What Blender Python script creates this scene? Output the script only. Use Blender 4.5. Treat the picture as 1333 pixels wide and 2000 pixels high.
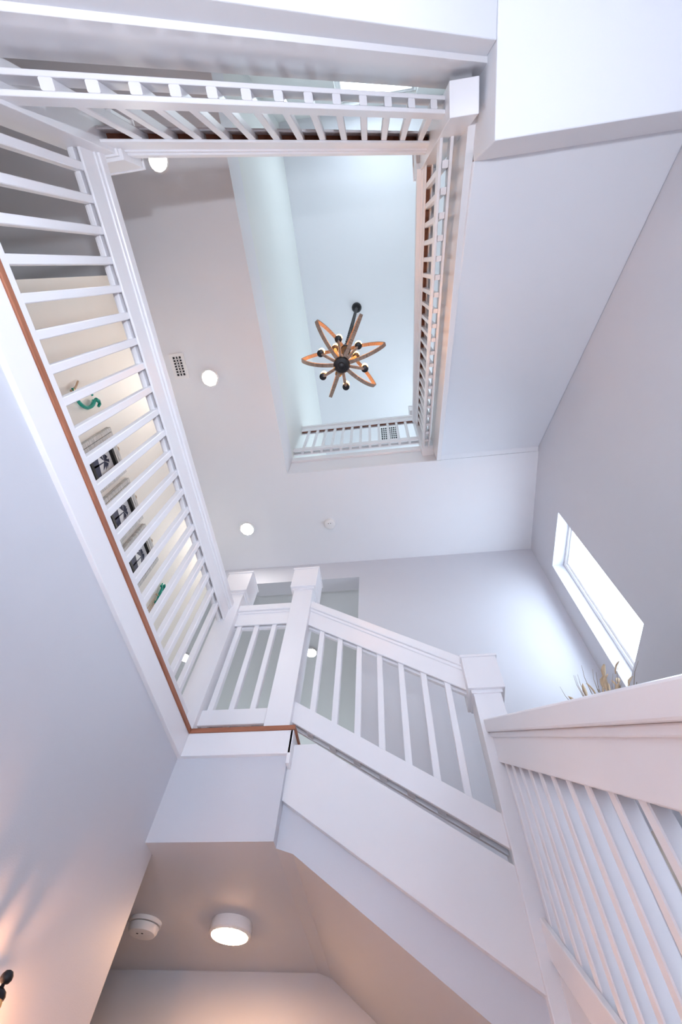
import bpy, bmesh, math, random
from mathutils import Matrix, Vector
random.seed(4)
for o in list(bpy.data.objects): bpy.data.objects.remove(o)
sc = bpy.context.scene
COL = sc.collection
H = 1.60                     # eye height above the ground floor; all z below are relative to the eye

# ------------------------------------------------------------------ camera
FPX = 907.686
cam = bpy.data.cameras.new('camera'); camo = bpy.data.objects.new('camera', cam); COL.objects.link(camo)
cam.sensor_fit = 'VERTICAL'; cam.sensor_height = 36.0; cam.lens = FPX / 2000 * 36.0
cam.clip_start = 0.02
wa, wb, wc = -1.07720127, 0.217437412, 0.10900818
def rx(a): return Matrix(((1,0,0),(0,math.cos(a),-math.sin(a)),(0,math.sin(a),math.cos(a))))
def ry(b): return Matrix(((math.cos(b),0,math.sin(b)),(0,1,0),(-math.sin(b),0,math.cos(b))))
def rz(c): return Matrix(((math.cos(c),-math.sin(c),0),(math.sin(c),math.cos(c),0),(0,0,1)))
RM = rz(wc) @ rx(wa) @ ry(wb) @ Matrix(((1,0,0),(0,0,-1),(0,1,0)))
right, up, back = RM[0], -RM[1], -RM[2]
camo.matrix_world = Matrix(((right.x, up.x, back.x, 0), (right.y, up.y, back.y, 0), (right.z, up.z, back.z, H), (0,0,0,1)))
sc.camera = camo

# ------------------------------------------------------------------ world, light, exposure
sc.view_settings.view_transform = 'Standard'; sc.view_settings.look = 'None'
sc.view_settings.gamma = 1.0; sc.view_settings.use_curve_mapping = False
sc.view_settings.exposure = 0.38
w = bpy.data.worlds.new('world'); sc.world = w; w.use_nodes = True
bg = w.node_tree.nodes['Background']
bg.inputs[0].default_value = (0.78, 0.88, 1.0, 1); bg.inputs[1].default_value = 13.5
def portal(name, loc, rot, sx, sy):
    l = bpy.data.lights.new(name, 'AREA'); l.shape = 'RECTANGLE'; l.size = sx; l.size_y = sy; l.cycles.is_portal = True
    o = bpy.data.objects.new(name, l); o.location = (loc[0], loc[1], loc[2] + H); o.rotation_euler = rot; COL.objects.link(o)
P2 = math.pi / 2
portal('portal_landing_window', (1.84, 2.59, 3.2), (0, P2, 0), 1.6, .64)
portal('portal_upper_window', (1.84, 2.3, 6.7), (0, P2, 0), 1.5, 1.3)
portal('portal_high_window', (0.3, -2.02, 7.0), (P2, 0, 0), 1.1, 1.7)
portal('portal_added_glazing', (1.84, -3.45, -0.35), (0, P2, 0), 2.3, 2.1)  # serves the unseen foyer glazing added for light

portal('portal_added_window', (-1.9, 7.45, 3.15), (-P2, 0, 0), 2.2, 1.7)  # serves the unseen window added to brighten the far room
fl = bpy.data.lights.new('photo_flash', 'SPOT'); fl.energy = 130; fl.color = (.84, .90, 1.0); fl.spot_size = math.radians(120); fl.spot_blend = 1.0; fl.shadow_soft_size = .03
flo = bpy.data.objects.new('photo_flash', fl); flo.location = (.05, -.45, H + .03); flo.rotation_euler = (math.pi - .22, 0, 0); COL.objects.link(flo)   # the photographer's flash, tipped up the stairwell
# ------------------------------------------------------------------ materials
def mat(name, col, rough=.5, spec=.5, noise=0, nscale=40, bump=0, bscale=200, emit=None, estr=0, metal=0, coat=0):
    m = bpy.data.materials.new(name); m.use_nodes = True; nt = m.node_tree; b = nt.nodes['Principled BSDF']
    b.inputs['Base Color'].default_value = (*col, 1); b.inputs['Roughness'].default_value = rough
    b.inputs['Specular IOR Level'].default_value = spec; b.inputs['Metallic'].default_value = metal
    b.inputs['Coat Weight'].default_value = coat
    tc = nt.nodes.new('ShaderNodeTexCoord')
    if noise:
        n = nt.nodes.new('ShaderNodeTexNoise'); n.inputs['Scale'].default_value = nscale; n.inputs['Detail'].default_value = 4
        nt.links.new(tc.outputs['Object'], n.inputs['Vector'])
        mr = nt.nodes.new('ShaderNodeMapRange'); mr.inputs['To Min'].default_value = 1 - noise; mr.inputs['To Max'].default_value = 1 + noise
        nt.links.new(n.outputs['Fac'], mr.inputs['Value'])
        mx = nt.nodes.new('ShaderNodeVectorMath'); mx.operation = 'SCALE'; mx.inputs[0].default_value = col
        nt.links.new(mr.outputs['Result'], mx.inputs['Scale']); nt.links.new(mx.outputs['Vector'], b.inputs['Base Color'])
    if bump:
        n2 = nt.nodes.new('ShaderNodeTexNoise'); n2.inputs['Scale'].default_value = bscale; n2.inputs['Detail'].default_value = 3
        nt.links.new(tc.outputs['Object'], n2.inputs['Vector'])
        bp = nt.nodes.new('ShaderNodeBump'); bp.inputs['Strength'].default_value = bump; bp.inputs['Distance'].default_value = .002
        nt.links.new(n2.outputs['Fac'], bp.inputs['Height']); nt.links.new(bp.outputs['Normal'], b.inputs['Normal'])
    if emit:
        b.inputs['Emission Color'].default_value = (*emit, 1); b.inputs['Emission Strength'].default_value = estr
    return m
def wood(name, c1, c2, scale=(1, 14, 14), rough=.55):
    m = mat(name, c1, rough); nt = m.node_tree; b = nt.nodes['Principled BSDF']
    tc = nt.nodes.new('ShaderNodeTexCoord'); mp = nt.nodes.new('ShaderNodeMapping'); mp.inputs['Scale'].default_value = scale
    n = nt.nodes.new('ShaderNodeTexNoise'); n.inputs['Scale'].default_value = 6; n.inputs['Detail'].default_value = 8
    cr = nt.nodes.new('ShaderNodeValToRGB'); cr.color_ramp.elements[0].color = (*c1, 1); cr.color_ramp.elements[1].color = (*c2, 1)
    cr.color_ramp.elements[0].position = .35; cr.color_ramp.elements[1].position = .68
    nt.links.new(tc.outputs['Object'], mp.inputs['Vector']); nt.links.new(mp.outputs['Vector'], n.inputs['Vector'])
    nt.links.new(n.outputs['Fac'], cr.inputs['Fac']); nt.links.new(cr.outputs['Color'], b.inputs['Base Color'])
    return m
M = {}
M['wall'] = mat('wall_paint', (.635, .645, .705), .55, .35, noise=.012, nscale=6, bump=.12, bscale=260)
M['ceil'] = mat('ceiling_paint', (.825, .835, .885), .7, .3, noise=.01, nscale=5, bump=.1, bscale=220)
M['hall'] = mat('hall_lamp_tint', (.79, .765, .71), .6, .3, noise=.012, nscale=6, bump=.1, bscale=260)  # beige carries the warm lamplight in the base colour
M['shaft'] = mat('upper_daylight_tint', (.82, .84, .835), .55, .35, noise=.012, nscale=6, bump=.1, bscale=260)  # slight mint of the upper daylight put into the base colour
M['trim'] = mat('white_gloss_paint', (.86, .85, .885), .28, .5, noise=.012, nscale=9)
M['gloss'] = mat('white_high_gloss', (.84, .83, .86), .16, .6, noise=.012, nscale=7)
M['rawwood'] = wood('unpainted_wood', (.30, .105, .055), (.42, .16, .09), (1, 1, 9))
M['tread'] = wood('tread_wood', (.22, .10, .06), (.36, .18, .10), (9, 2, 2), .35)
M['floor'] = wood('floor_boards', (.76, .72, .68), (.82, .79, .75), (9, 1, 1), .35)
M['frame'] = mat('window_vinyl', (.88, .89, .9), .35, .5, noise=.01)
M['plastic'] = mat('white_plastic', (.85, .84, .86), .4, .5, noise=.01)
M['dark'] = mat('vent_dark', (.02, .022, .03), .7)
M['black'] = mat('black_metal', (.018, .017, .02), .42, .5, noise=.2, nscale=30, metal=.4)
M['greywood'] = wood('weathered_wood', (.20, .125, .09), (.36, .26, .205), (3, 3, 30), .7)
M['plank'] = wood('whitewash_plank', (.42, .42, .41), (.66, .65, .63), (3, 3, 22), .8)
M['print'] = mat('print_paper', (.72, .73, .75), .5)
M['navy'] = mat('print_ink', (.03, .035, .075), .6, noise=.3, nscale=50)
M['blackframe'] = mat('black_frame', (.008, .007, .007), .5)
M['teal'] = mat('teal_glaze', (.0, .30, .22), .25, .5, noise=.25, nscale=20, coat=.3)
M['tan'] = mat('tan_stick', (.55, .40, .27), .7, noise=.2)
M['leaf'] = mat('dried_leaf', (.72, .56, .38), .75, noise=.3, nscale=30)
M['stem'] = mat('dried_stem', (.36, .29, .23), .8, noise=.2)
M['vase'] = mat('vase_ceramic', (.66, .62, .56), .4, noise=.08, nscale=12)
M['lens'] = mat('lamp_lens', (.9, .85, .75), .4, emit=(1, .94, .88), estr=115)
M['lens_low'] = mat('passage_lens', (.9, .85, .75), .4, emit=(1, .56, .30), estr=115)
M['bulb'] = mat('bulb_glow', (.9, .7, .4), .3, emit=(1, .40, .07), estr=48)
M['amber'] = mat('amber_glass', (.75, .42, .16), .25, .5, noise=.25, nscale=25)
M['flame'] = mat('sconce_bulb', (.9, .7, .4), .3, emit=(1, .45, .12), estr=60)
def glassmat(name, c):
    g = bpy.data.materials.new(name); g.use_nodes = True; nt = g.node_tree; nt.nodes.remove(nt.nodes['Principled BSDF'])
    tr = nt.nodes.new('ShaderNodeBsdfTransparent'); tr.inputs[0].default_value = (*c, 1)
    gl = nt.nodes.new('ShaderNodeBsdfGlossy'); gl.inputs['Roughness'].default_value = .02
    mx = nt.nodes.new('ShaderNodeMixShader'); mx.inputs[0].default_value = .05
    nt.links.new(tr.outputs[0], mx.inputs[1]); nt.links.new(gl.outputs[0], mx.inputs[2]); nt.links.new(mx.outputs[0], nt.nodes['Material Output'].inputs[0])
    return g
M['glass'] = glassmat('clear_glass', (.95, .95, .95))
M['glass_mid'] = glassmat('daylight_cut_glass', (.76, .78, .785))        # tint added to cut the daylight; light passes two faces of each pane
M['glass_dark'] = glassmat('daylight_cut_glass_dark', (.45, .455, .43))  # pane darkened to hold back daylight from the added room window
M['glass_dim'] = glassmat('daylight_cut_glass_dim', (.67, .68, .665))  # grey tint put in to dim the upper storey daylight

# ------------------------------------------------------------------ helpers
def bx(bm, x0, x1, y0, y1, z0, z1, dz=None):
    vs = [bm.verts.new((x, y, z + H)) for x in (x0, x1) for y in (y0, y1) for z in (z0, z1)]
    for f in ((0,1,3,2), (4,6,7,5), (0,4,5,1), (2,3,7,6), (0,2,6,4), (1,5,7,3)): bm.faces.new([vs[i] for i in f])
def prism(bm, poly, axis, a, b):
    """poly: (s, z) points; axis X: s=x, extruded along y from a to b; axis Y: s=y, extruded along x"""
    def P(s, z, t): return (s, t, z + H) if axis == 'X' else (t, s, z + H)
    A = [bm.verts.new(P(s, z, a)) for s, z in poly]; B = [bm.verts.new(P(s, z, b)) for s, z in poly]
    n = len(poly)
    bm.faces.new(A[::-1]); bm.faces.new(B)
    for i in range(n): bm.faces.new((A[i], A[(i+1) % n], B[(i+1) % n], B[i]))
def lathe(bm, prof, cx=0, cy=0, n=24):
    rings = []
    for r, z in prof:
        rings.append([bm.verts.new((cx + r*math.cos(2*math.pi*i/n), cy + r*math.sin(2*math.pi*i/n), z)) for i in range(n)])
    for a, b in zip(rings[:-1], rings[1:]):
        for i in range(n): bm.faces.new((a[i], a[(i+1) % n], b[(i+1) % n], b[i]))
    bm.faces.new(rings[0][::-1]); bm.faces.new(rings[-1])
def tube(bm, pts, r, n=8, r1=None):
    pts = [Vector(p) for p in pts]; rings = []; m = len(pts)
    prev = None
    for i, p in enumerate(pts):
        t = (pts[min(i+1, m-1)] - pts[max(i-1, 0)]).normalized()
        a = t.cross(Vector((0,0,1)) if prev is None else prev)
        if prev is not None: u = (prev - t*prev.dot(t)).normalized()
        else:
            if a.length < 1e-3: a = t.cross(Vector((1,0,0)))
            u = a.normalized()
        prev = u; v = t.cross(u)
        rr = r if r1 is None else r + (r1 - r)*i/(m-1)
        rings.append([bm.verts.new(p + (u*math.cos(2*math.pi*k/n) + v*math.sin(2*math.pi*k/n))*rr) for k in range(n)])
    for a, b in zip(rings[:-1], rings[1:]):
        for i in range(n): bm.faces.new((a[i], a[(i+1) % n], b[(i+1) % n], b[i]))
    bm.faces.new(rings[0][::-1]); bm.faces.new(rings[-1])
def obj(name, bm, m, parent=None, smooth=False, bevel=0, origin=None):
    bmesh.ops.recalc_face_normals(bm, faces=bm.faces)
    me = bpy.data.meshes.new(name); bm.to_mesh(me); bm.free(); me.materials.append(M[m])
    if smooth:
        for p in me.polygons: p.use_smooth = True
        me.set_sharp_from_angle(angle=math.radians(40))
    o = bpy.data.objects.new(name, me); COL.objects.link(o)
    if bevel:
        b = o.modifiers.new('bevel', 'BEVEL'); b.width = bevel; b.segments = 2; b.limit_method = 'ANGLE'
    if parent is not None:
        o.parent = parent; o.matrix_parent_inverse = Matrix.Translation(-Vector(parent.location))
    return o
def thing(name, label, cat, loc=(0,0,0), group=None):
    o = bpy.data.objects.new(name, None); COL.objects.link(o); o.location = (loc[0], loc[1], loc[2] + H)
    o.empty_display_size = .1; o['label'] = label; o['category'] = cat
    if group: o['group'] = group
    return o
def tag(o, label, cat, group=None):
    o['label'] = label; o['category'] = cat
    if group: o['group'] = group
    return o
def struct(name, bm, m, label=None, parent=None, bevel=0):
    o = obj(name, bm, m, parent, bevel=bevel)
    if parent is None: o['kind'] = 'structure'
    if label: o['label'] = label
    return o
def box(name, m, dims, parent=None, bevel=0):
    bm = bmesh.new(); bx(bm, *dims); return obj(name, bm, m, parent, bevel=bevel)
def local(name, bm, m, parent, loc, smooth=False, bevel=0):
    """mesh built around its own origin, placed at world loc (relative z) under parent"""
    o = obj(name, bm, m, None, smooth, bevel); o.location = (loc[0], loc[1], loc[2] + H)
    if parent is not None:
        o.parent = parent; o.matrix_parent_inverse = Matrix.Translation(-Vector(parent.location))
    return o

# ------------------------------------------------------------------ main dimensions (metres, z from the eye)
XL, XR, XW = -1.067, 0.566, 1.59
YF, YN, YB = 1.93, -0.70, 3.12
F1, F2, C2, F3, C3 = -H, 1.45, 4.64, 5.06, 8.12
C1 = .965
XH, YH = -2.16, -.175
YNW = -1.85
T = .12

# ------------------------------------------------------------------ setting
bm = bmesh.new(); bx(bm, -4.2, XW + T, -5.0, YB + T, F1 - .1, F1); struct('floor', bm, 'floor', 'pale wooden ground floor at the foot of the stairwell')
bm = bmesh.new(); bx(bm, XL - T, XL, -4.7, 2.005, F1, 1.432); struct('wall_left', bm, 'wall', 'lavender grey wall below the upper landing', bevel=.012)
bm = bmesh.new()                                           # upper floor slab: hall, far strip, room behind the opening
bx(bm, -4.2, XL - T, -4.7, 7.4, C1, 1.432); bx(bm, XL - T, XL, 2.005, 7.4, C1, 1.432); bx(bm, XL, -.545, 1.91, 1.96, C1, 1.432); bx(bm, XL, -.618, 1.96, YB, C1, 1.432); bx(bm, XL, -.545, YB, 7.4, C1, 1.432)
bx(bm, -.545, 1.0, YB + .18, 7.4, C1, 1.432); bx(bm, XL, XW, -4.7, -1.97, C1, 1.432)
struct('floor_upper', bm, 'wall', 'plastered floor slab of the upper hall seen from below')
bm = bmesh.new()
bx(bm, -4.2, XL, YNW - T, 7.4, C2, F3); bx(bm, XL, XW, 1.92, YB, C2, F3); bx(bm, XL, 1.0, YB, 7.4, C2, F3)
struct('ceiling', bm, 'ceil', 'flat pale ceiling of the upper hall around the stairwell opening')
bm = bmesh.new(); bx(bm, XL - T, XW + T, YNW - T, YB + T, C3, C3 + .15); struct('ceiling_top', bm, 'ceil', 'top storey ceiling that carries the chandelier')
# right wall with two window openings
W1 = (2.285, 2.90, 2.43, 3.98); W2 = (1.65, 2.95, 5.95, 7.45)
TW = .20
bm = bmesh.new()
WF = (-4.5, -2.4, F1 + .04, .80)
bx(bm, XW, XW + TW, -4.7, WF[0], F1, F3); bx(bm, XW, XW + TW, WF[1], W1[0], F1, F3); bx(bm, XW, XW + TW, WF[0], WF[1], F1, WF[2]); bx(bm, XW, XW + TW, WF[0], WF[1], WF[3], F3); bx(bm, XW, XW + TW, W1[1], YB + TW, F1, F3)
bx(bm, XW, XW + TW, W1[0], W1[1], F1, W1[2]); bx(bm, XW, XW + TW, W1[0], W1[1], W1[3], F3)
struct('wall_right', bm, 'wall', 'tall lavender grey wall with a single deep window')
bm = bmesh.new()
bx(bm, XW, XW + TW, YNW - T, W2[0], F3, C3); bx(bm, XW, XW + TW, W2[1], YB + TW, F3, C3)
bx(bm, XW, XW + TW, W2[0], W2[1], F3, W2[2]); bx(bm, XW, XW + TW, W2[0], W2[1], W2[3], C3)
struct('wall_right_upper', bm, 'shaft')
# far wall: solid behind the lower flight, header over the hall opening
XO = -.396
bm = bmesh.new()
bx(bm, XO, XW, YB, YB + .18, F1, C2); bx(bm, -4.2, XO, YB, YB + .18, 4.32, C2); bx(bm, -4.2, XO, YB, YB + .18, F1, C1)
struct('wall_far', bm, 'wall', 'pale wall behind the lower flight with a wide hall opening')
bm = bmesh.new(); bx(bm, XL - T, XW, YB, YB + T, F3, C3); struct('wall_far_upper', bm, 'shaft')
bm = bmesh.new(); bx(bm, XL - T, XL, YNW, YB, F3, C3); struct('wall_left_upper', bm, 'shaft', 'pale wall with daylight tint in its colour rising beside the stairwell opening')
# near wall of the shaft, with the high window
W3 = (-.22, .80, 6.15, 7.90)
bm = bmesh.new()
bx(bm, XL - T, W3[0], YNW - T, YNW, F3, C3); bx(bm, W3[1], XW, YNW - T, YNW, F3, C3)
bx(bm, W3[0], W3[1], YNW - T, YNW, F3, W3[2]); bx(bm, W3[0], W3[1], YNW - T, YNW, W3[3], C3)
struct('wall_near_upper', bm, 'shaft')
bm = bmesh.new(); bx(bm, -4.2, XW, YNW - T, YNW, 1.432, C2); bx(bm, XL, XW, YNW - T, YNW, C2, F3); struct('wall_near', bm, 'wall')
bm = bmesh.new(); bx(bm, XH - T, XH, YH, YB, F2, C2); struct('wall_hall', bm, 'hall', 'hall wall with warm lamp tint in its beige colour behind the long guard rail')
bm = bmesh.new()
bx(bm, -4.2, -4.1, -4.7, 7.4, F1, C2); W5 = (-3.0, -.8, 2.3, 4.0)
bx(bm, -4.1, W5[0], 7.3, 7.4, F2, C2); bx(bm, W5[1], 1.0, 7.3, 7.4, F2, C2); bx(bm, W5[0], W5[1], 7.3, 7.4, F2, W5[2]); bx(bm, W5[0], W5[1], 7.3, 7.4, W5[3], C2); bx(bm, .9, 1.0, YB + .18, 7.3, F2, C2)
struct('wall_outer', bm, 'hall')
# trim and raw wood edge along the floor opening
bm = bmesh.new(); bx(bm, XL - .01, XL + .02, -.70, YF + .0, 1.318, 1.436); struct('trim_1', bm, 'trim', 'white edge board under the long guard rail', bevel=.003)
bm = bmesh.new(); bx(bm, XL + .02, -.530, YF - .04, YF - .0, 1.318, 1.436); struct('trim_2', bm, 'trim', 'white edge board under the short guard rail', bevel=.003)
bm = bmesh.new(); bx(bm, -.545, -.528, YF - .04, YF + .09, 1.27, 1.436); struct('trim_3', bm, 'trim', bevel=.003)
bm = bmesh.new(); bx(bm, XL - .30, XL + .027, -.70, YF + .2, 1.436, 1.46); bx(bm, XL + .027, -.523, YF - .045, YF + .2, 1.436, 1.46)
struct('trim_4', bm, 'rawwood', 'unpainted reddish wood edge of the upper floor', bevel=.003)
bm = bmesh.new(); bx(bm, XL, XR, 1.895, 1.94, 4.96, 5.06); struct('trim_5', bm, 'trim', 'white edge board of the top floor opening', bevel=.003)

# windows
def window(name, axis, plane, a0, a1, z0, z1, label, inward, depth=.11, pane='glass'):
    """frame set back into the wall; axis Y: window runs along y on plane x"""
    root = bpy.data.objects.new(name, None); COL.objects.link(root); root['kind'] = 'structure'; root['label'] = label
    root.location = ((plane, a0, z0 + H) if axis == 'Y' else (a0, plane, z0 + H)); root.empty_display_size = .1
    p0, p1 = plane + inward*depth, plane + inward*(depth + .05)
    def B(nm, m, s0, s1, c0, c1, q0, q1, bv=.003):
        bm = bmesh.new()
        if axis == 'Y': bx(bm, min(q0, q1), max(q0, q1), s0, s1, c0, c1)
        else: bx(bm, s0, s1, min(q0, q1), max(q0, q1), c0, c1)
        return obj(nm, bm, m, root, bevel=bv)
    fw = .038
    B('frame_head', 'frame', a0, a1, z1 - fw, z1, p0, p1); B('frame_sill', 'frame', a0, a1, z0, z0 + fw, p0, p1)
    B('frame_jamb', 'frame', a0, a0 + fw, z0 + fw, z1 - fw, p0, p1); B('frame_jamb', 'frame', a1 - fw, a1, z0 + fw, z1 - fw, p0, p1)
    q0, q1 = plane + inward*(depth + .012), plane + inward*(depth + .04)
    s = fw; sw = .03
    B('sash_rail', 'frame', a0 + s, a1 - s, z1 - s - sw, z1 - s, q0, q1); B('sash_rail', 'frame', a0 + s, a1 - s, z0 + s, z0 + s + sw, q0, q1)
    B('sash_stile', 'frame', a0 + s, a0 + s + sw, z0 + s + sw, z1 - s - sw, q0, q1); B('sash_stile', 'frame', a1 - s - sw, a1 - s, z0 + s + sw, z1 - s - sw, q0, q1)
    B('pane', pane, a0 + s + sw, a1 - s - sw, z0 + s + sw, z1 - s - sw, plane + inward*(depth + .024), plane + inward*(depth + .028), 0)
    return root
window('window_1', 'Y', XW, W1[0], W1[1], W1[2], W1[3], 'deep set window bright with daylight in the right wall', 1, pane='glass_mid')
window('window_2', 'Y', XW, W2[0], W2[1], W2[2], W2[3], 'upper storey window in the right wall', 1, pane='glass_dim')
window('window_3', 'X', YNW, W3[0], W3[1], W3[2], W3[3], 'high window glimpsed through the upper flight rail', -1, .04, 'glass_dim')
window('window_4', 'Y', XW, WF[0], WF[1], WF[2], WF[3], 'unseen wide foyer glazing added to light the foot of the stairs', 1)  # out of view, placed to send daylight onto the lower walls
bm = bmesh.new(); bx(bm, -4.2, XW, -4.82, -4.7, F1, C1 + .45); struct('wall_foyer', bm, 'wall')

window('window_5', 'X', 7.3, W5[0], W5[1], W5[2], W5[3], 'unseen window added to brighten the room behind the hall opening', 1, .02, 'glass_dark')  # out of view, added because the room came out too dark

# ------------------------------------------------------------------ stair flights
def flight(root, axis, sgn, s_top, z_top, n, rise, run, t0, t1, soffit, skirt, skt, paint='ceil'):
    """axis: run axis; sgn: direction in which it climbs; t0..t1 across. soffit/skirt: (s,z) polygons"""
    for i in range(n):                                       # riser i climbs to z_top - i*rise
        z1 = z_top - i*rise; s = s_top - sgn*i*run
        bm = bmesh.new(); a, b = sorted((s, s + sgn*.018))
        if axis == 'X': bx(bm, a, b, t0, t1, z1 - rise - .0, z1 - .028)
        else: bx(bm, t0, t1, a, b, z1 - rise - .0, z1 - .028)
        obj('riser', bm, 'trim', root)
        if i:
            a, b = sorted((s - sgn*.025, s + sgn*run)); bm = bmesh.new()
            if axis == 'X': bx(bm, a, b, t0, t1, z1 - .028, z1)
            else: bx(bm, t0, t1, a, b, z1 - .028, z1)
            obj('tread', bm, 'tread', root, bevel=.004)
    bm = bmesh.new(); prism(bm, soffit, axis, t0, t1); obj('soffit', bm, paint, root, bevel=.008 if paint == 'ceil' else 0)
    bm = bmesh.new(); prism(bm, skirt, axis, skt[0], skt[1]); obj('skirt_board', bm, 'gloss', root, bevel=.002)

# flight 2: climbs to the left (-X) along the far wall
st2 = thing('stair_flight', 'short white stair flight climbing to the upper hall along the far wall', 'staircase', (.34, 2.5, .72))
k2 = .655
flight(st2, 'X', -1, -.60, F2, 4, .1825, .2787, 1.96, YB,
       [(-.618, 1.20), (-.618, C1), (-.545, C1), (-.475, .945), (.34, .945 - .68*.815), (.34, .60)],
       [(-.53, 1.39), (-.425, 1.392), (.345, 1.392 - k2*.77), (.345, .555), (-.547, 1.136), (-.547, 1.272), (-.53, 1.272)], (1.935, 1.962), 'wall')
# mid landing 1
ld1 = thing('stair_landing', 'small landing at the turn below the deep window', 'landing', (1.0, 2.5, .72))
box('platform', 'tread', (.34, XW, 2.118, YB, .69, .72), ld1); box('soffit', 'ceil', (.34, XW, 2.118, YB, .37, .69), ld1)
box('fascia', 'wall', (.36, .468, 2.044, 2.12, .39, .69), ld1)
# flight 1: climbs away (+Y) on the right
st1 = thing('stair_flight', 'lowest stair flight climbing beside the right wall to the turn', 'staircase', (1.0, -.9, F1))
k1 = .73
def z1l(y, o): return o + k1*(y - 1.89)
flight(st1, 'Y', 1, 2.10, .72, 13, .1785, .2445, .469, XW,
       [(2.10, .54), (2.10, .10), (-.2, F1 + .02), (-.95, F1 + .02)],
       [(1.918, z1l(1.918, .595)), (1.918, z1l(1.918, .465)), (-.808, z1l(-.808, .465)), (-.808, z1l(-.808, .595))], (.385, .470))
# flight 3: climbs to the right (+X) on the near side
st3 = thing('stair_flight', 'upper stair flight with glossy skirt crossing above the foyer', 'staircase', (-1.36, -1.3, F2))
k3 = .727
flight(st3, 'X', 1, .41, 2.95, 8, .1875, .257, YNW, YN,
       [(.566, 2.75), (.566, 2.48), (-.90, 2.48 - .727*1.466), (-1.42, 1.45), (-1.42, 1.46), (-1.2, 1.70)],
       [(.573, 2.645), (.573, 3.01), (-1.40, 3.01 - k3*1.973), (-1.40, 1.46), (-1.06, 1.472)], (YN - .005, YN + .02))
ld3 = thing('stair_landing', 'white soffited landing between the two upper flights', 'landing', (1.1, -1.2, 2.47))
bm = bmesh.new(); bx(bm, XR, XW, YNW, -.385, 2.47, 2.922); obj('soffit', bm, 'ceil', ld3, bevel=.006)
box('platform', 'tread', (.395, XW, YNW, -.848, 2.922, 2.95), ld3)
# flight 4: climbs away (+Y) above flight 1
st4 = thing('stair_flight', 'topmost stair flight with smooth sloping underside beside the right wall', 'staircase', (1.1, -.86, 2.95))
def z4(y): return 4.64 + .765*(y - 1.868)
flight(st4, 'Y', 1, 1.70, F3, 11, (F3 - 2.95)/11, .2565, XR, XW,
       [(-.39, z4(-.39)), (1.868, 4.64), (1.92, 4.64), (1.92, 4.88), (-.39, z4(-.39) + .18)],
       [(-.60, 2.815), (-.60, 3.265), (1.86, 3.265 + .725*2.46), (1.86, 4.50)], (.530, XR + .005))
box('top_nosing', 'tread', (XR, XW, 1.675, 1.922, F3 - .028, F3), st4, .003)

# ------------------------------------------------------------------ rails
WOODG = 'rawwood'
def rail(name, label, axis, c, s0, s1, zb, m, ht, nb, hb=.085, sub=.125, cap=.055, hw=.033, hs=.0275, hc=.045, group=None, first=None, pitch=None, bw=.016, raw=False, back=1):
    """guard rail along axis at cross position c. zb: underside of bottom rail at s0, slope m"""
    k = math.sqrt(1 + m*m); hb *= k; sub *= k; cap *= k
    Z = lambda s, o=0: zb + m*(s - s0) + o
    loc = ((s0 + s1)/2, c, Z((s0 + s1)/2)) if axis == 'X' else (c, (s0 + s1)/2, Z((s0 + s1)/2))
    root = thing(name, label, 'railing', loc, group)
    def bar(nm, mt, o0, o1, a, b, bv=.003):
        bm = bmesh.new(); prism(bm, [(s0, Z(s0, o0)), (s1, Z(s1, o0)), (s1, Z(s1, o1)), (s0, Z(s0, o1))], axis, c + a, c + b)
        return obj(nm, bm, mt, root, bevel=bv)
    t = .0165
    bar('bottom_rail_board', 'trim', 0, hb, -hw, -hw + t); bar('bottom_rail_board', 'trim', 0, hb, hw - t, hw)
    zs = ht - cap - sub
    bar('top_rail_board', 'trim', zs, ht - cap, -hs, -hs + .0115); bar('top_rail_board', 'trim', zs, ht - cap, hs - .0115, hs)
    if raw: bar('groove', WOODG, ht - cap - sub*.55, ht - cap - sub*.35, -hs + .011, hs - .011, 0)
    else:
        bar('groove', WOODG, zs + .03, zs + .05, -hs + .011, hs - .011, 0)
        f = 1 if back > 0 else -1
        a, b = sorted((-f*.004, f*(hs - .011))); bar('fillet', 'trim', zs - .010, zs + .03, a, b, .002)
    cp = bar('handrail', 'trim', ht - cap, ht, -hc, hc, .006)
    bar('handrail_molding', 'trim', ht - cap - .02*k, ht - cap, -hs - .008, hs + .008, .004)
    if pitch is None: pitch = (s1 - s0)/(nb + 1); first = s0 + pitch
    me = None
    h = ht - cap - sub*.55
    for i in range(nb):
        s = first + pitch*i
        if me is None:
            bm = bmesh.new()
            poly = [(-bw, -m*bw + .001), (bw, m*bw + .001), (bw, m*bw + h), (-bw, -m*bw + h)]
            def P(q, z, u): return (q, u, z) if axis == 'X' else (u, q, z)
            A = [bm.verts.new(P(q, z, -.0165)) for q, z in poly]; B = [bm.verts.new(P(q, z, .0165)) for q, z in poly]
            bm.faces.new(A[::-1]); bm.faces.new(B)
            for j in range(4): bm.faces.new((A[j], A[(j+1) % 4], B[(j+1) % 4], B[j]))
            bmesh.ops.recalc_face_normals(bm, faces=bm.faces)
            bmesh.ops.bevel(bm, geom=[e for e in bm.edges if abs(e.verts[0].co.z - e.verts[1].co.z) > .2], offset=.003, segments=1, affect='EDGES')
            me = bpy.data.meshes.new('baluster'); bm.to_mesh(me); bm.free(); me.materials.append(M['trim'])
        o = bpy.data.objects.new('baluster', me); COL.objects.link(o)
        L = (s, c, Z(s) + H) if axis == 'X' else (c, s, Z(s) + H)
        o.parent = root; o.matrix_parent_inverse = Matrix(); o.location = Vector(L) - root.location
    return root
NW = .066
XN, YFN, YNN = -1.118, 1.98, -.62
rail('guard_rail', 'long level white guard rail above the left wall', 'Y', -1.14, YNN + NW - .01, YFN - NW + .01, 1.495, 0, .965, 21, first=-.491, pitch=.1139, hb=.088, back=-1)
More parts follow.
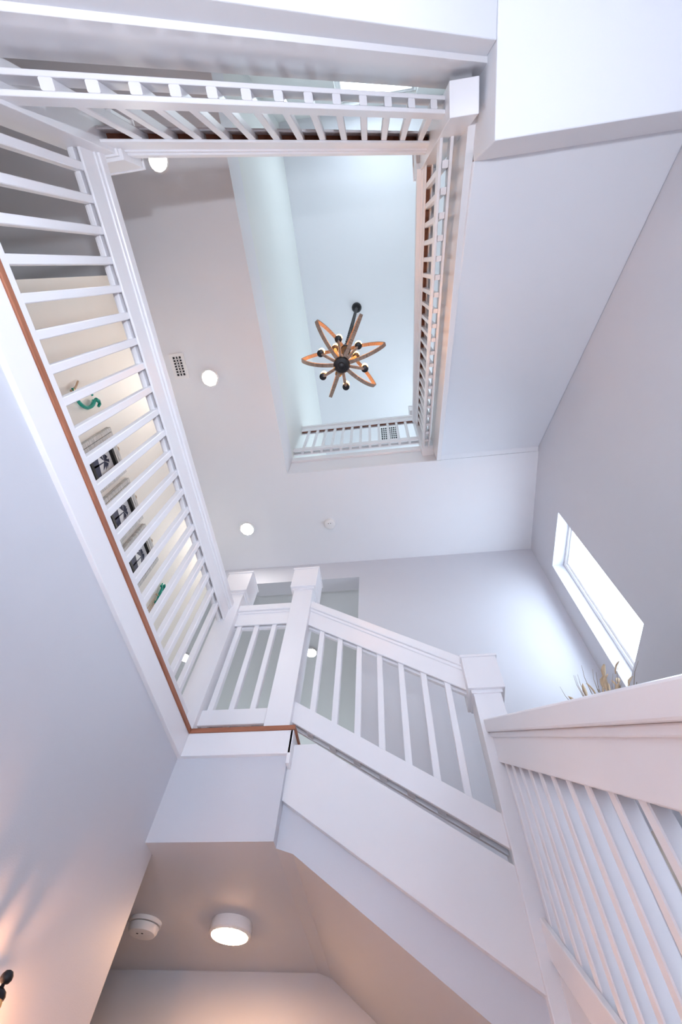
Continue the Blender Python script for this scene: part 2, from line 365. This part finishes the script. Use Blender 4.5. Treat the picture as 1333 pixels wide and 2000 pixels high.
rail('guard_rail', 'short three baluster white guard rail beside the lower flight', 'X', YFN, XN + NW - .01, -.627 - NW + .01, 1.522, 0, .922, 3, first=-1.021, pitch=.1155, hb=.092)
rail('stair_rail', 'sloping seven baluster white rail of the short lower flight', 'X', YFN, -.627 + NW - .01, .4035 - NW + .01, 1.529, -.635, .925, 7, first=-.469, pitch=.1162, hb=.105)
rail('stair_rail', 'sloping white rail of the lowest flight beside the right wall', 'Y', .405, -.80, YFN - NW + .01, z1l(-.80, .612), k1, .845, 24, sub=.115, hs=.03, hc=.052, first=1.869, pitch=-.1116)
rail('stair_rail', 'white stair rail with open bottom slots crossing over the foyer', 'X', -.60, XN + NW - .02, .475 - .054, 2.493 + .73*(XN + NW - .02), .73, .866, 13, sub=.14, first=-.928, pitch=.107, raw=True)
rail('stair_rail', 'white rail of the topmost flight with open bottom slots', 'Y', .455, -.585 + .054, 1.87 - .054, 3.42 + .745*(-.585 + .054), .745, 1.0, 20, hw=.036, hc=.068, raw=True)
rail('guard_rail', 'level white guard rail on the top floor below the chandelier ceiling', 'X', 1.88, XL - .01, .475 - .054, 5.17, 0, .93, 12, raw=True)

def newel(label, x, y, z0, z1, hw=NW, ch=.215, co=.023):
    root = thing('newel_post', label, 'newel post', (x, y, z0))
    box('post', 'trim', (x - hw, x + hw, y - hw, y + hw, z0, z1 - ch + .02), root, .003)
    c = hw + co
    cp = box('cap', 'trim', (x - c, x + c, y - c, y + c, z1 - ch, z1 - .014), root, .002)
    box('cap_lip', 'trim', (x - c - .006, x + c + .006, y - c - .006, y + c + .006, z1 - .014, z1), cp, .002)
    box('collar', 'trim', (x - hw - .009, x + hw + .009, y - hw - .009, y + hw + .009, z1 - ch - .018, z1 - ch), root, .002)
    return root
newel('white box newel post at the top of the short lower flight', -.627, YFN, F2, 2.776)
newel('white box newel post where the long and short guard rails meet', XN, YFN, F2, 2.776)
newel('white box newel post at the turn below the window', .4035, YFN, -.20, 1.85)
newel('white box newel post where the long guard rail meets the upper flight', XN, YNN, F2, 2.70)
n3 = newel('white newel post hanging at the upper landing corner', .475, -.585, 2.66, 4.22, .064)
box('packing_block', 'trim', (.437, .537, -.683, -.647, 2.815, 2.96), n3, .002)
newel('white newel post at the top floor opening corner', .475, 1.87, 4.81, 6.33, .064)
newel('white newel post at the foot of the lowest flight', .405, -.87, F1, -.15)

# ------------------------------------------------------------------ lamps, detectors and vents
def ceiling_disc(name, label, x, y, z, r, h, group=None, lens='lens', lensr=.8):
    root = thing(name, label, 'ceiling light', (x, y, z - h), group)
    bm = bmesh.new(); lathe(bm, [(r*.9, 0), (r, h*.15), (r, h*.9), (r*.97, h)], n=40); local('housing', bm, 'plastic', root, (x, y, z - h), True)
    bm = bmesh.new(); lathe(bm, [(r*lensr*.6, -.006), (r*lensr, -.003), (r*lensr, .002)], n=36); local('lens', bm, lens, root, (x, y, z - h), True)
    return root
GL = 'round lights in the upper hall ceiling'
ceiling_disc('ceiling_light', 'round lit ceiling light next to the ceiling vent', -1.655, .811, C2, .088, .022)
ceiling_disc('ceiling_light', 'round lit ceiling light near the hall opening and smoke detector', -1.655, 2.551, C2, .088, .022)
ceiling_disc('ceiling_light', 'round lit ceiling light in the dim hall corner behind the upper flight', -1.634, -.945, C2, .088, .022)
ceiling_disc('ceiling_light', 'round lit ceiling light beyond the hall opening seen beside the newel', -1.204, 4.535, C2, .088, .022)
ceiling_disc('ceiling_light', 'round lit ceiling light beyond the hall opening seen through the long guard rail', -2.975, 4.507, C2, .088, .022)
ceiling_disc('ceiling_light', 'surface mounted round light in the passage under the stairs', -.868, 2.58, C1, .095, .05, lens='lens_low', lensr=.86)
def detector(label, x, y, z, r, h):
    root = thing('smoke_detector', label, 'smoke detector', (x, y, z - h))
    bm = bmesh.new(); lathe(bm, [(r*.62, 0), (r*.8, .004), (r*.9, h*.3), (r*.92, h*.62)], n=36); local('cover', bm, 'plastic', root, (x, y, z - h), True)
    bm = bmesh.new(); lathe(bm, [(r, h*.68), (r, h)], n=36); local('base', bm, 'plastic', root, (x, y, z - h), True)
    bm = bmesh.new(); lathe(bm, [(r*.84, h*.60), (r*.84, h*.70)], n=36); local('sensor_slot', bm, 'dark', root, (x, y, z - h), True)
    for dx in (-.012, .012):
        bm = bmesh.new(); lathe(bm, [(.005, -.001), (.005, .003)], n=10); local('test_button', bm, 'dark', root, (x + dx, y - .02, z - h), True)
    return root
detector('small white smoke detector on the upper hall ceiling', -.683, 2.572, C2, .068, .04)
detector('white smoke detector in the passage beside the left wall edge', -1.285, 2.575, C1, .075, .052)
def vent(label, x, y, z, sx, sy, nx, ny):
    root = thing('ceiling_vent', label, 'vent', (x, y, z - .012))
    bm = bmesh.new(); b = .03
    bx(bm, x - sx, x + sx, y - sy, y - sy + b, z - .012, z); bx(bm, x - sx, x + sx, y + sy - b, y + sy, z - .012, z)
    bx(bm, x - sx, x - sx + b, y - sy + b, y + sy - b, z - .012, z); bx(bm, x + sx - b, x + sx, y - sy + b, y + sy - b, z - .012, z)
    obj('frame', bm, 'plastic', root)
    box('backing', 'dark', (x - sx + b, x + sx - b, y - sy + b, y + sy - b, z - .002, z), root)
    for i in range(1, nx):
        u = x - sx + b + (2*sx - 2*b)*i/nx; box('bar', 'plastic', (u - .006, u + .006, y - sy + b, y + sy - b, z - .010, z - .003), root)
    for i in range(1, ny):
        u = y - sy + b + (2*sy - 2*b)*i/ny; box('bar', 'plastic', (x - sx + b, x + sx - b, u - .004, u + .004, z - .010, z - .003), root)
    return root
vent('white grid vent in the upper hall ceiling beside a round light', -1.935, .665, C2, .073, .122, 3, 7)
vent('white grid vent in the top storey ceiling behind the guard rail', .12, 2.74, C3, .17, .14, 8, 6)

# ------------------------------------------------------------------ chandelier
CX, CY = -.242, .60
HB, HT = 3.34, 3.98                    # bottom and top hub heights
ch = thing('chandelier', 'orb chandelier of bent wooden bands and black metal hanging in the stairwell', 'chandelier', (CX, CY, HB))
bm = bmesh.new(); lathe(bm, [(.012, -.055), (.022, -.05), (.026, -.035), (.018, -.022), (.05, -.018), (.058, -.006), (.058, .02), (.045, .028)], n=28); local('bottom_hub', bm, 'black', ch, (CX, CY, HB), True)
bm = bmesh.new(); lathe(bm, [(.035, -.03), (.042, -.02), (.042, .03), (.02, .045), (.012, .07)], n=24); local('top_hub', bm, 'black', ch, (CX, CY, HT), True)
bm = bmesh.new(); lathe(bm, [(.009, .02), (.009, HT - HB)], n=12); local('center_rod', bm, 'black', ch, (CX, CY, HB), True)
bm = bmesh.new(); lathe(bm, [(.02, -.06), (.055, -.05), (.075, -.02), (.078, 0)], n=28); local('canopy', bm, 'black', ch, (CX, CY, C3), True)
# chain: links alternately turned, as one mesh per link
me = None; zl = HT + .06; i = 0
bml = bmesh.new()
pts = [(.017*math.cos(a), 0, .030*math.sin(a) + (.008 if math.sin(a) > 0 else -.008)) for a in [2*math.pi*k/14 for k in range(15)]]
tube(bml, pts, .006, 6); bmesh.ops.recalc_face_normals(bml, faces=bml.faces)
me = bpy.data.meshes.new('chain_link'); bml.to_mesh(me); bml.free(); me.materials.append(M['black'])
while zl < C3 - .06:
    o = bpy.data.objects.new('chain_link', me); COL.objects.link(o); o.parent = ch
    o.location = Vector((CX, CY, zl + H)) - ch.location; o.rotation_euler = (0, 0, (i % 2)*P2 + .35); zl += .066; i += 1
RO = .30
def band_pts(phi, n=28):
    out = []
    for j in range(n + 1):
        t = j/n
        a = -P2 + math.pi*t
        r = .04 + (RO - .02)*(1 - abs(2*t - 1)**1.35)
        z = (HB + .005) + (HT - HB)*(.5 + .5*math.sin(a)*.98)
        out.append((r, z))
    return out
for d in (122, 60, 10, -48, -116, 178):
    ph = -math.radians(d); ct, stn = math.cos(ph), math.sin(ph); pr = band_pts(ph)
    bm = bmesh.new(); wdt, th = .0125, .013; rings = []
    for j, (r, z) in enumerate(pr):
        r0, z0 = pr[max(j-1, 0)]; r1, z1_ = pr[min(j+1, len(pr)-1)]
        tx, tz = r1 - r0, z1_ - z0; l = math.hypot(tx, tz) or 1; nx, nz = tz/l, -tx/l
        ring = []
        for (a, b) in ((-wdt, -th/2), (wdt, -th/2), (wdt, th/2), (-wdt, th/2)):
            rr, zz = r + nx*b, z + nz*b
            ring.append(bm.verts.new((rr*ct - a*stn, rr*stn + a*ct, zz - HB)))
        rings.append(ring)
    for A, B in zip(rings[:-1], rings[1:]):
        for k in range(4): bm.faces.new((A[k], A[(k+1) % 4], B[(k+1) % 4], B[k]))
    bm.faces.new(rings[0][::-1]); bm.faces.new(rings[-1])
    local('wooden_band', bm, 'greywood', ch, (CX, CY, HB))
def candle(d, R, zz):
    ph = -math.radians(d); ex, ey = CX + R*math.cos(ph), CY + R*math.sin(ph)
    bm = bmesh.new(); pts = []
    for j in range(9):
        t = j/8; pts.append((R*t*math.cos(ph), R*t*math.sin(ph), .01 + (zz)*t**1.6))
    tube(bm, pts, .0105, 8); arm = local('arm', bm, 'greywood', ch, (CX, CY, HB), True)
    bm = bmesh.new(); lathe(bm, [(.012, -.012), (.024, -.006), (.026, .0), (.022, .045), (.018, .05)], n=20); s = local('socket', bm, 'black', ch, (ex, ey, HB + .01 + zz), True)
    bm = bmesh.new(); lathe(bm, [(.010, 0), (.017, .012), (.022, .032), (.020, .052), (.009, .072), (.002, .078)], n=18); local('bulb', bm, 'bulb', s, (ex, ey, HB + .06 + zz), True)
for d in (149, 207, 273, 341, 40, 92): candle(d, .165, .04)
for d in (118, 10, 245): candle(d, .10, .16)

# ------------------------------------------------------------------ wall lantern on the left wall
LY, LZ = 1.337, .235
sx_ = thing('wall_lantern', 'dark metal wall lantern glowing amber on the left wall', 'wall lamp', (XL, LY, LZ - .06))
LX = XL + .11
def lan(name, prof, m, n=20, dx=0, dy=0, dz=0, k=.5):
    bm = bmesh.new(); lathe(bm, [(r*k, z*k) for r, z in prof], n=n); return local(name, bm, m, sx_, (LX + dx, LY + dy, LZ + dz), True)
lan('finial', [(.010, .300), (.020, .304), (.027, .316), (.026, .330), (.017, .343), (.003, .348)], 'black')
lan('finial_neck', [(.012, .283), (.009, .292), (.007, .304)], 'black')
lan('roof', [(.034, .250), (.036, .262), (.030, .276), (.012, .288)], 'black')
for k in range(8):
    a = 2*math.pi*k/8
    for q in range(3):
        rr = (.026 - .004*q)*.5
        lan('amber_drop', [(.003, 0), (.009, .010), (.010, .024), (.007, .036), (.002, .042)], 'amber', 10, rr*math.cos(a), rr*math.sin(a), (.21 - .043*q)*.5)
lan('bulb', [(.004, .06), (.010, .08), (.010, .10), (.003, .12)], 'flame', 14)
lan('cup', [(.008, .02), (.022, .04), (.030, .075), (.026, .085)], 'black', 24)
bm = bmesh.new(); tube(bm, [(LX, LY, LZ + .012 + H), (LX - .02, LY, LZ - .015 + H), (LX - .06, LY, LZ - .02 + H), (XL + .006, LY, LZ + .0 + H)], .004, 8); obj('arm', bm, 'black', sx_, True)
bm = bmesh.new(); bx(bm, XL - .002, XL + .010, LY - .025, LY + .025, LZ - .06, LZ + .06); obj('backplate', bm, 'black', sx_, bevel=.005)
ll = bpy.data.lights.new('lantern_glow', 'POINT'); ll.energy = 55; ll.color = (1, .46, .22); ll.shadow_soft_size = .007
lo = bpy.data.objects.new('lantern_glow', ll); lo.location = (LX, LY, LZ + .085 + H); COL.objects.link(lo)

# ------------------------------------------------------------------ framed prints on the hall wall
def art(label, y0, y1, z0, z1):
    root = thing('framed_print', label, 'picture', (XH, (y0 + y1)/2, z0)); x = XH
    box('back_panel', 'plank', (x + .001, x + .012, y0, y1, z0, z1), root)
    n = 3; bw = .085
    for (a0, a1) in ((y0, y0 + bw*.9), (y1 - bw*.9, y1)):
        for i in range(2):
            q0 = a0 + (a1 - a0)*i/2; box('plank', 'plank', (x + .012, x + .034, q0 + .002, q0 + (a1 - a0)/2 - .002, z0, z1), root, .002)
    for (c0, c1) in ((z0, z0 + bw), (z1 - bw, z1)):
        for i in range(2):
            q0 = c0 + (c1 - c0)*i/2; box('plank', 'plank', (x + .012, x + .034, y0 + bw*.9, y1 - bw*.9, q0 + .002, q0 + (c1 - c0)/2 - .002), root, .002)
    a0, a1, c0, c1 = y0 + bw*.9, y1 - bw*.9, z0 + bw, z1 - bw; t = .026
    for d in ((a0, a0 + t, c0, c1), (a1 - t, a1, c0, c1), (a0 + t, a1 - t, c0, c0 + t), (a0 + t, a1 - t, c1 - t, c1)):
        box('inner_frame', 'blackframe', (x + .012, x + .045, *d), root)
    p = box('print', 'print', (x + .012, x + .016, a0 + t, a1 - t, c0 + t, c1 - t), root)
    # palm tree silhouette, flat ink on the print
    cy, cz = (a0 + a1)/2 + .01, c1 - t - .10
    bm = bmesh.new()
    def quad(pts):
        bm.faces.new([bm.verts.new((x + .0168, max(a0 + t, min(a1 - t, y)), max(c0 + t, min(c1 - t, z)) + H)) for y, z in pts])
    quad([(cy - .012, c0 + t), (cy + .006, c0 + t), (cy + .012, cz), (cy + .004, cz)])
    for k in range(9):
        a = math.radians(-30 + k*30 + random.uniform(-8, 8)); L = random.uniform(.07, .10); ex, ez = cy + L*math.cos(a), cz + .75*L*math.sin(a) - .02
        mx_, mz = cy + .55*L*math.cos(a), cz + .6*L*math.sin(a) + .012; nx, nz = -math.sin(a)*.014, math.cos(a)*.014
        quad([(cy, cz), (mx_ - nx, mz - nz), (ex, ez), (mx_ + nx, mz + nz)])
    quad([(a0 + t, c0 + t), (a1 - t, c0 + t), (a1 - t, c0 + t + .09), (a0 + t, c0 + t + .13)])
    obj('palm_ink', bm, 'navy', root)
    bm = bmesh.new(); tube(bm, [(x + .012, (y0 + y1)/2 + .02*math.cos(q), z1 + .005 + .035*math.sin(q) + H) for q in [math.pi*k/8 for k in range(9)]], .006, 6); obj('hanger', bm, 'tan', root, True)
art('whitewashed plank framed palm print nearest the teal curled ornament', .885, 1.275, 2.95, 3.455)
art('whitewashed plank framed palm print between two others', 1.325, 1.715, 2.95, 3.455)
art('whitewashed plank framed palm print nearest the teal figure ornament', 1.765, 2.155, 2.95, 3.455)
# teal ornaments
t1 = thing('wall_ornament', 'teal curled lizard ornament on the beige hall wall', 'ornament', (XH, .64, 3.2))
bm = bmesh.new(); pts = [(XH + .03, .56 + .125*math.sin(q), 3.30 - .12*math.cos(q) + H) for q in [math.radians(a) for a in range(-20, 131, 10)]]
tube(bm, pts, .011, 8, .016); obj('body', bm, 'teal', t1, True)
bm = bmesh.new(); tube(bm, [(XH + .03, .655, 3.40 + H), (XH + .034, .672, 3.425 + H), (XH + .034, .695, 3.425 + H), (XH + .032, .708, 3.40 + H)], .017, 8, .010); obj('head', bm, 'teal', t1, True)
bm = bmesh.new(); tube(bm, [(XH + .01, .60, 3.36 + H), (XH + .03, .606, 3.375 + H), (XH + .03, .618, 3.38 + H)], .009, 8); obj('foot', bm, 'teal', t1, True)
t2 = thing('wall_ornament', 'teal figure ornament with thin hanging sticks beside the palm prints', 'ornament', (XH, 2.41, 3.1))
bm = bmesh.new(); tube(bm, [(XH + .03, 2.445, 3.20 + H), (XH + .035, 2.43, 3.235 + H), (XH + .03, 2.412, 3.29 + H), (XH + .03, 2.395, 3.36 + H)], .020, 8, .012); obj('body', bm, 'teal', t2, True)
bm = bmesh.new(); tube(bm, [(XH + .03, 2.375, 3.35 + H), (XH + .03, 2.375, 3.385 + H), (XH + .03, 2.40, 3.405 + H), (XH + .03, 2.425, 3.385 + H), (XH + .03, 2.43, 3.365 + H)], .013, 8); obj('head', bm, 'teal', t2, True)
for a, b in ((2.46, 3.325), (2.475, 3.19), (2.41, 3.19)):
    bm = bmesh.new(); tube(bm, [(XH + .03, 2.42, b - .01 + H), (XH + .035, a, b + H)], .011, 8); obj('limb', bm, 'teal', t2, True)
bm = bmesh.new(); tube(bm, [(XH + .02, 2.38, 3.25 + H), (XH + .03, 2.43, 3.27 + H), (XH + .03, 2.465, 3.275 + H)], .008, 8); obj('bead', bm, 'tan', t2, True)
for i, y in enumerate((2.385, 2.41, 2.43, 2.45)):
    bm = bmesh.new(); tube(bm, [(XH + .025, y, 3.22 + H), (XH + .02, y + .005, 2.75 + H)], .0035, 6); obj('hanging_stick', bm, 'tan', t2, True)
t3 = thing('wall_ornament', 'small tan driftwood curl on the beige hall wall', 'ornament', (XH, .52, 3.2))
bm = bmesh.new(); tube(bm, [(XH + .02, .535, 3.17 + H), (XH + .03, .525, 3.20 + H), (XH + .02, .52, 3.24 + H), (XH + .02, .49, 3.29 + H)], .011, 8, .006); obj('curl', bm, 'tan', t3, True)

# ------------------------------------------------------------------ dried plant on the turn landing
PX, PY = 1.24, 2.70
pl = thing('dried_plant', 'tall vase of dried leaves standing on the turn landing', 'plant', (PX, PY, .72))
bm = bmesh.new(); lathe(bm, [(.10, 0), (.13, .10), (.14, .30), (.10, .52), (.06, .62), (.07, .66)], n=28); local('vase', bm, 'vase', pl, (PX, PY, .72), True)
for i in range(60):
    a = random.uniform(0, 2*math.pi); R = random.uniform(.04, .24); tz = random.uniform(2.05, 2.30)
    tip = Vector((PX + .06 + R*math.cos(a), PY + R*math.sin(a), tz))
    mid = Vector((PX + .3*R*math.cos(a), PY + .3*R*math.sin(a), 1.85))
    bm = bmesh.new(); tube(bm, [(PX, PY, 1.30 + H), (mid.x, mid.y, mid.z + H), (tip.x, tip.y, tip.z - .03 + H)], .004, 5, .002); obj('stem', bm, 'stem', pl, True)
    if i % 3:
        bm = bmesh.new(); d = (tip - mid).normalized(); s = d.cross(Vector((math.cos(a*3), math.sin(a*3), .2))).normalized(); n = d.cross(s)
        L = random.uniform(.06, .11); prof = [(0, .002), (.25, .010), (.55, .015), (.8, .011), (1, .002)]
        rows = []
        for t, wd in prof:
            c = tip + d*(L*(t - .3)) + n*(.03*t*t)
            rows.append([bm.verts.new(c + s*wd*u + n*(.006*(1 - u*u)) + Vector((0,0,H))) for u in (-1, 0, 1)])
        for A, B in zip(rows[:-1], rows[1:]):
            for k in range(2): bm.faces.new((A[k], A[k+1], B[k+1], B[k]))
        o = obj('leaf', bm, 'leaf', pl, True); sm = o.modifiers.new('solid', 'SOLIDIFY'); sm.thickness = .002
    else:
        bm = bmesh.new(); d = (tip - mid).normalized(); tube(bm, [tip + d*(-.05) + Vector((0,0,H)), tip + d*.05 + Vector((0,0,H)), tip + d*.14 + Vector((.02, .01, H))], .0025, 5, .001); obj('spike', bm, 'stem', pl, True)
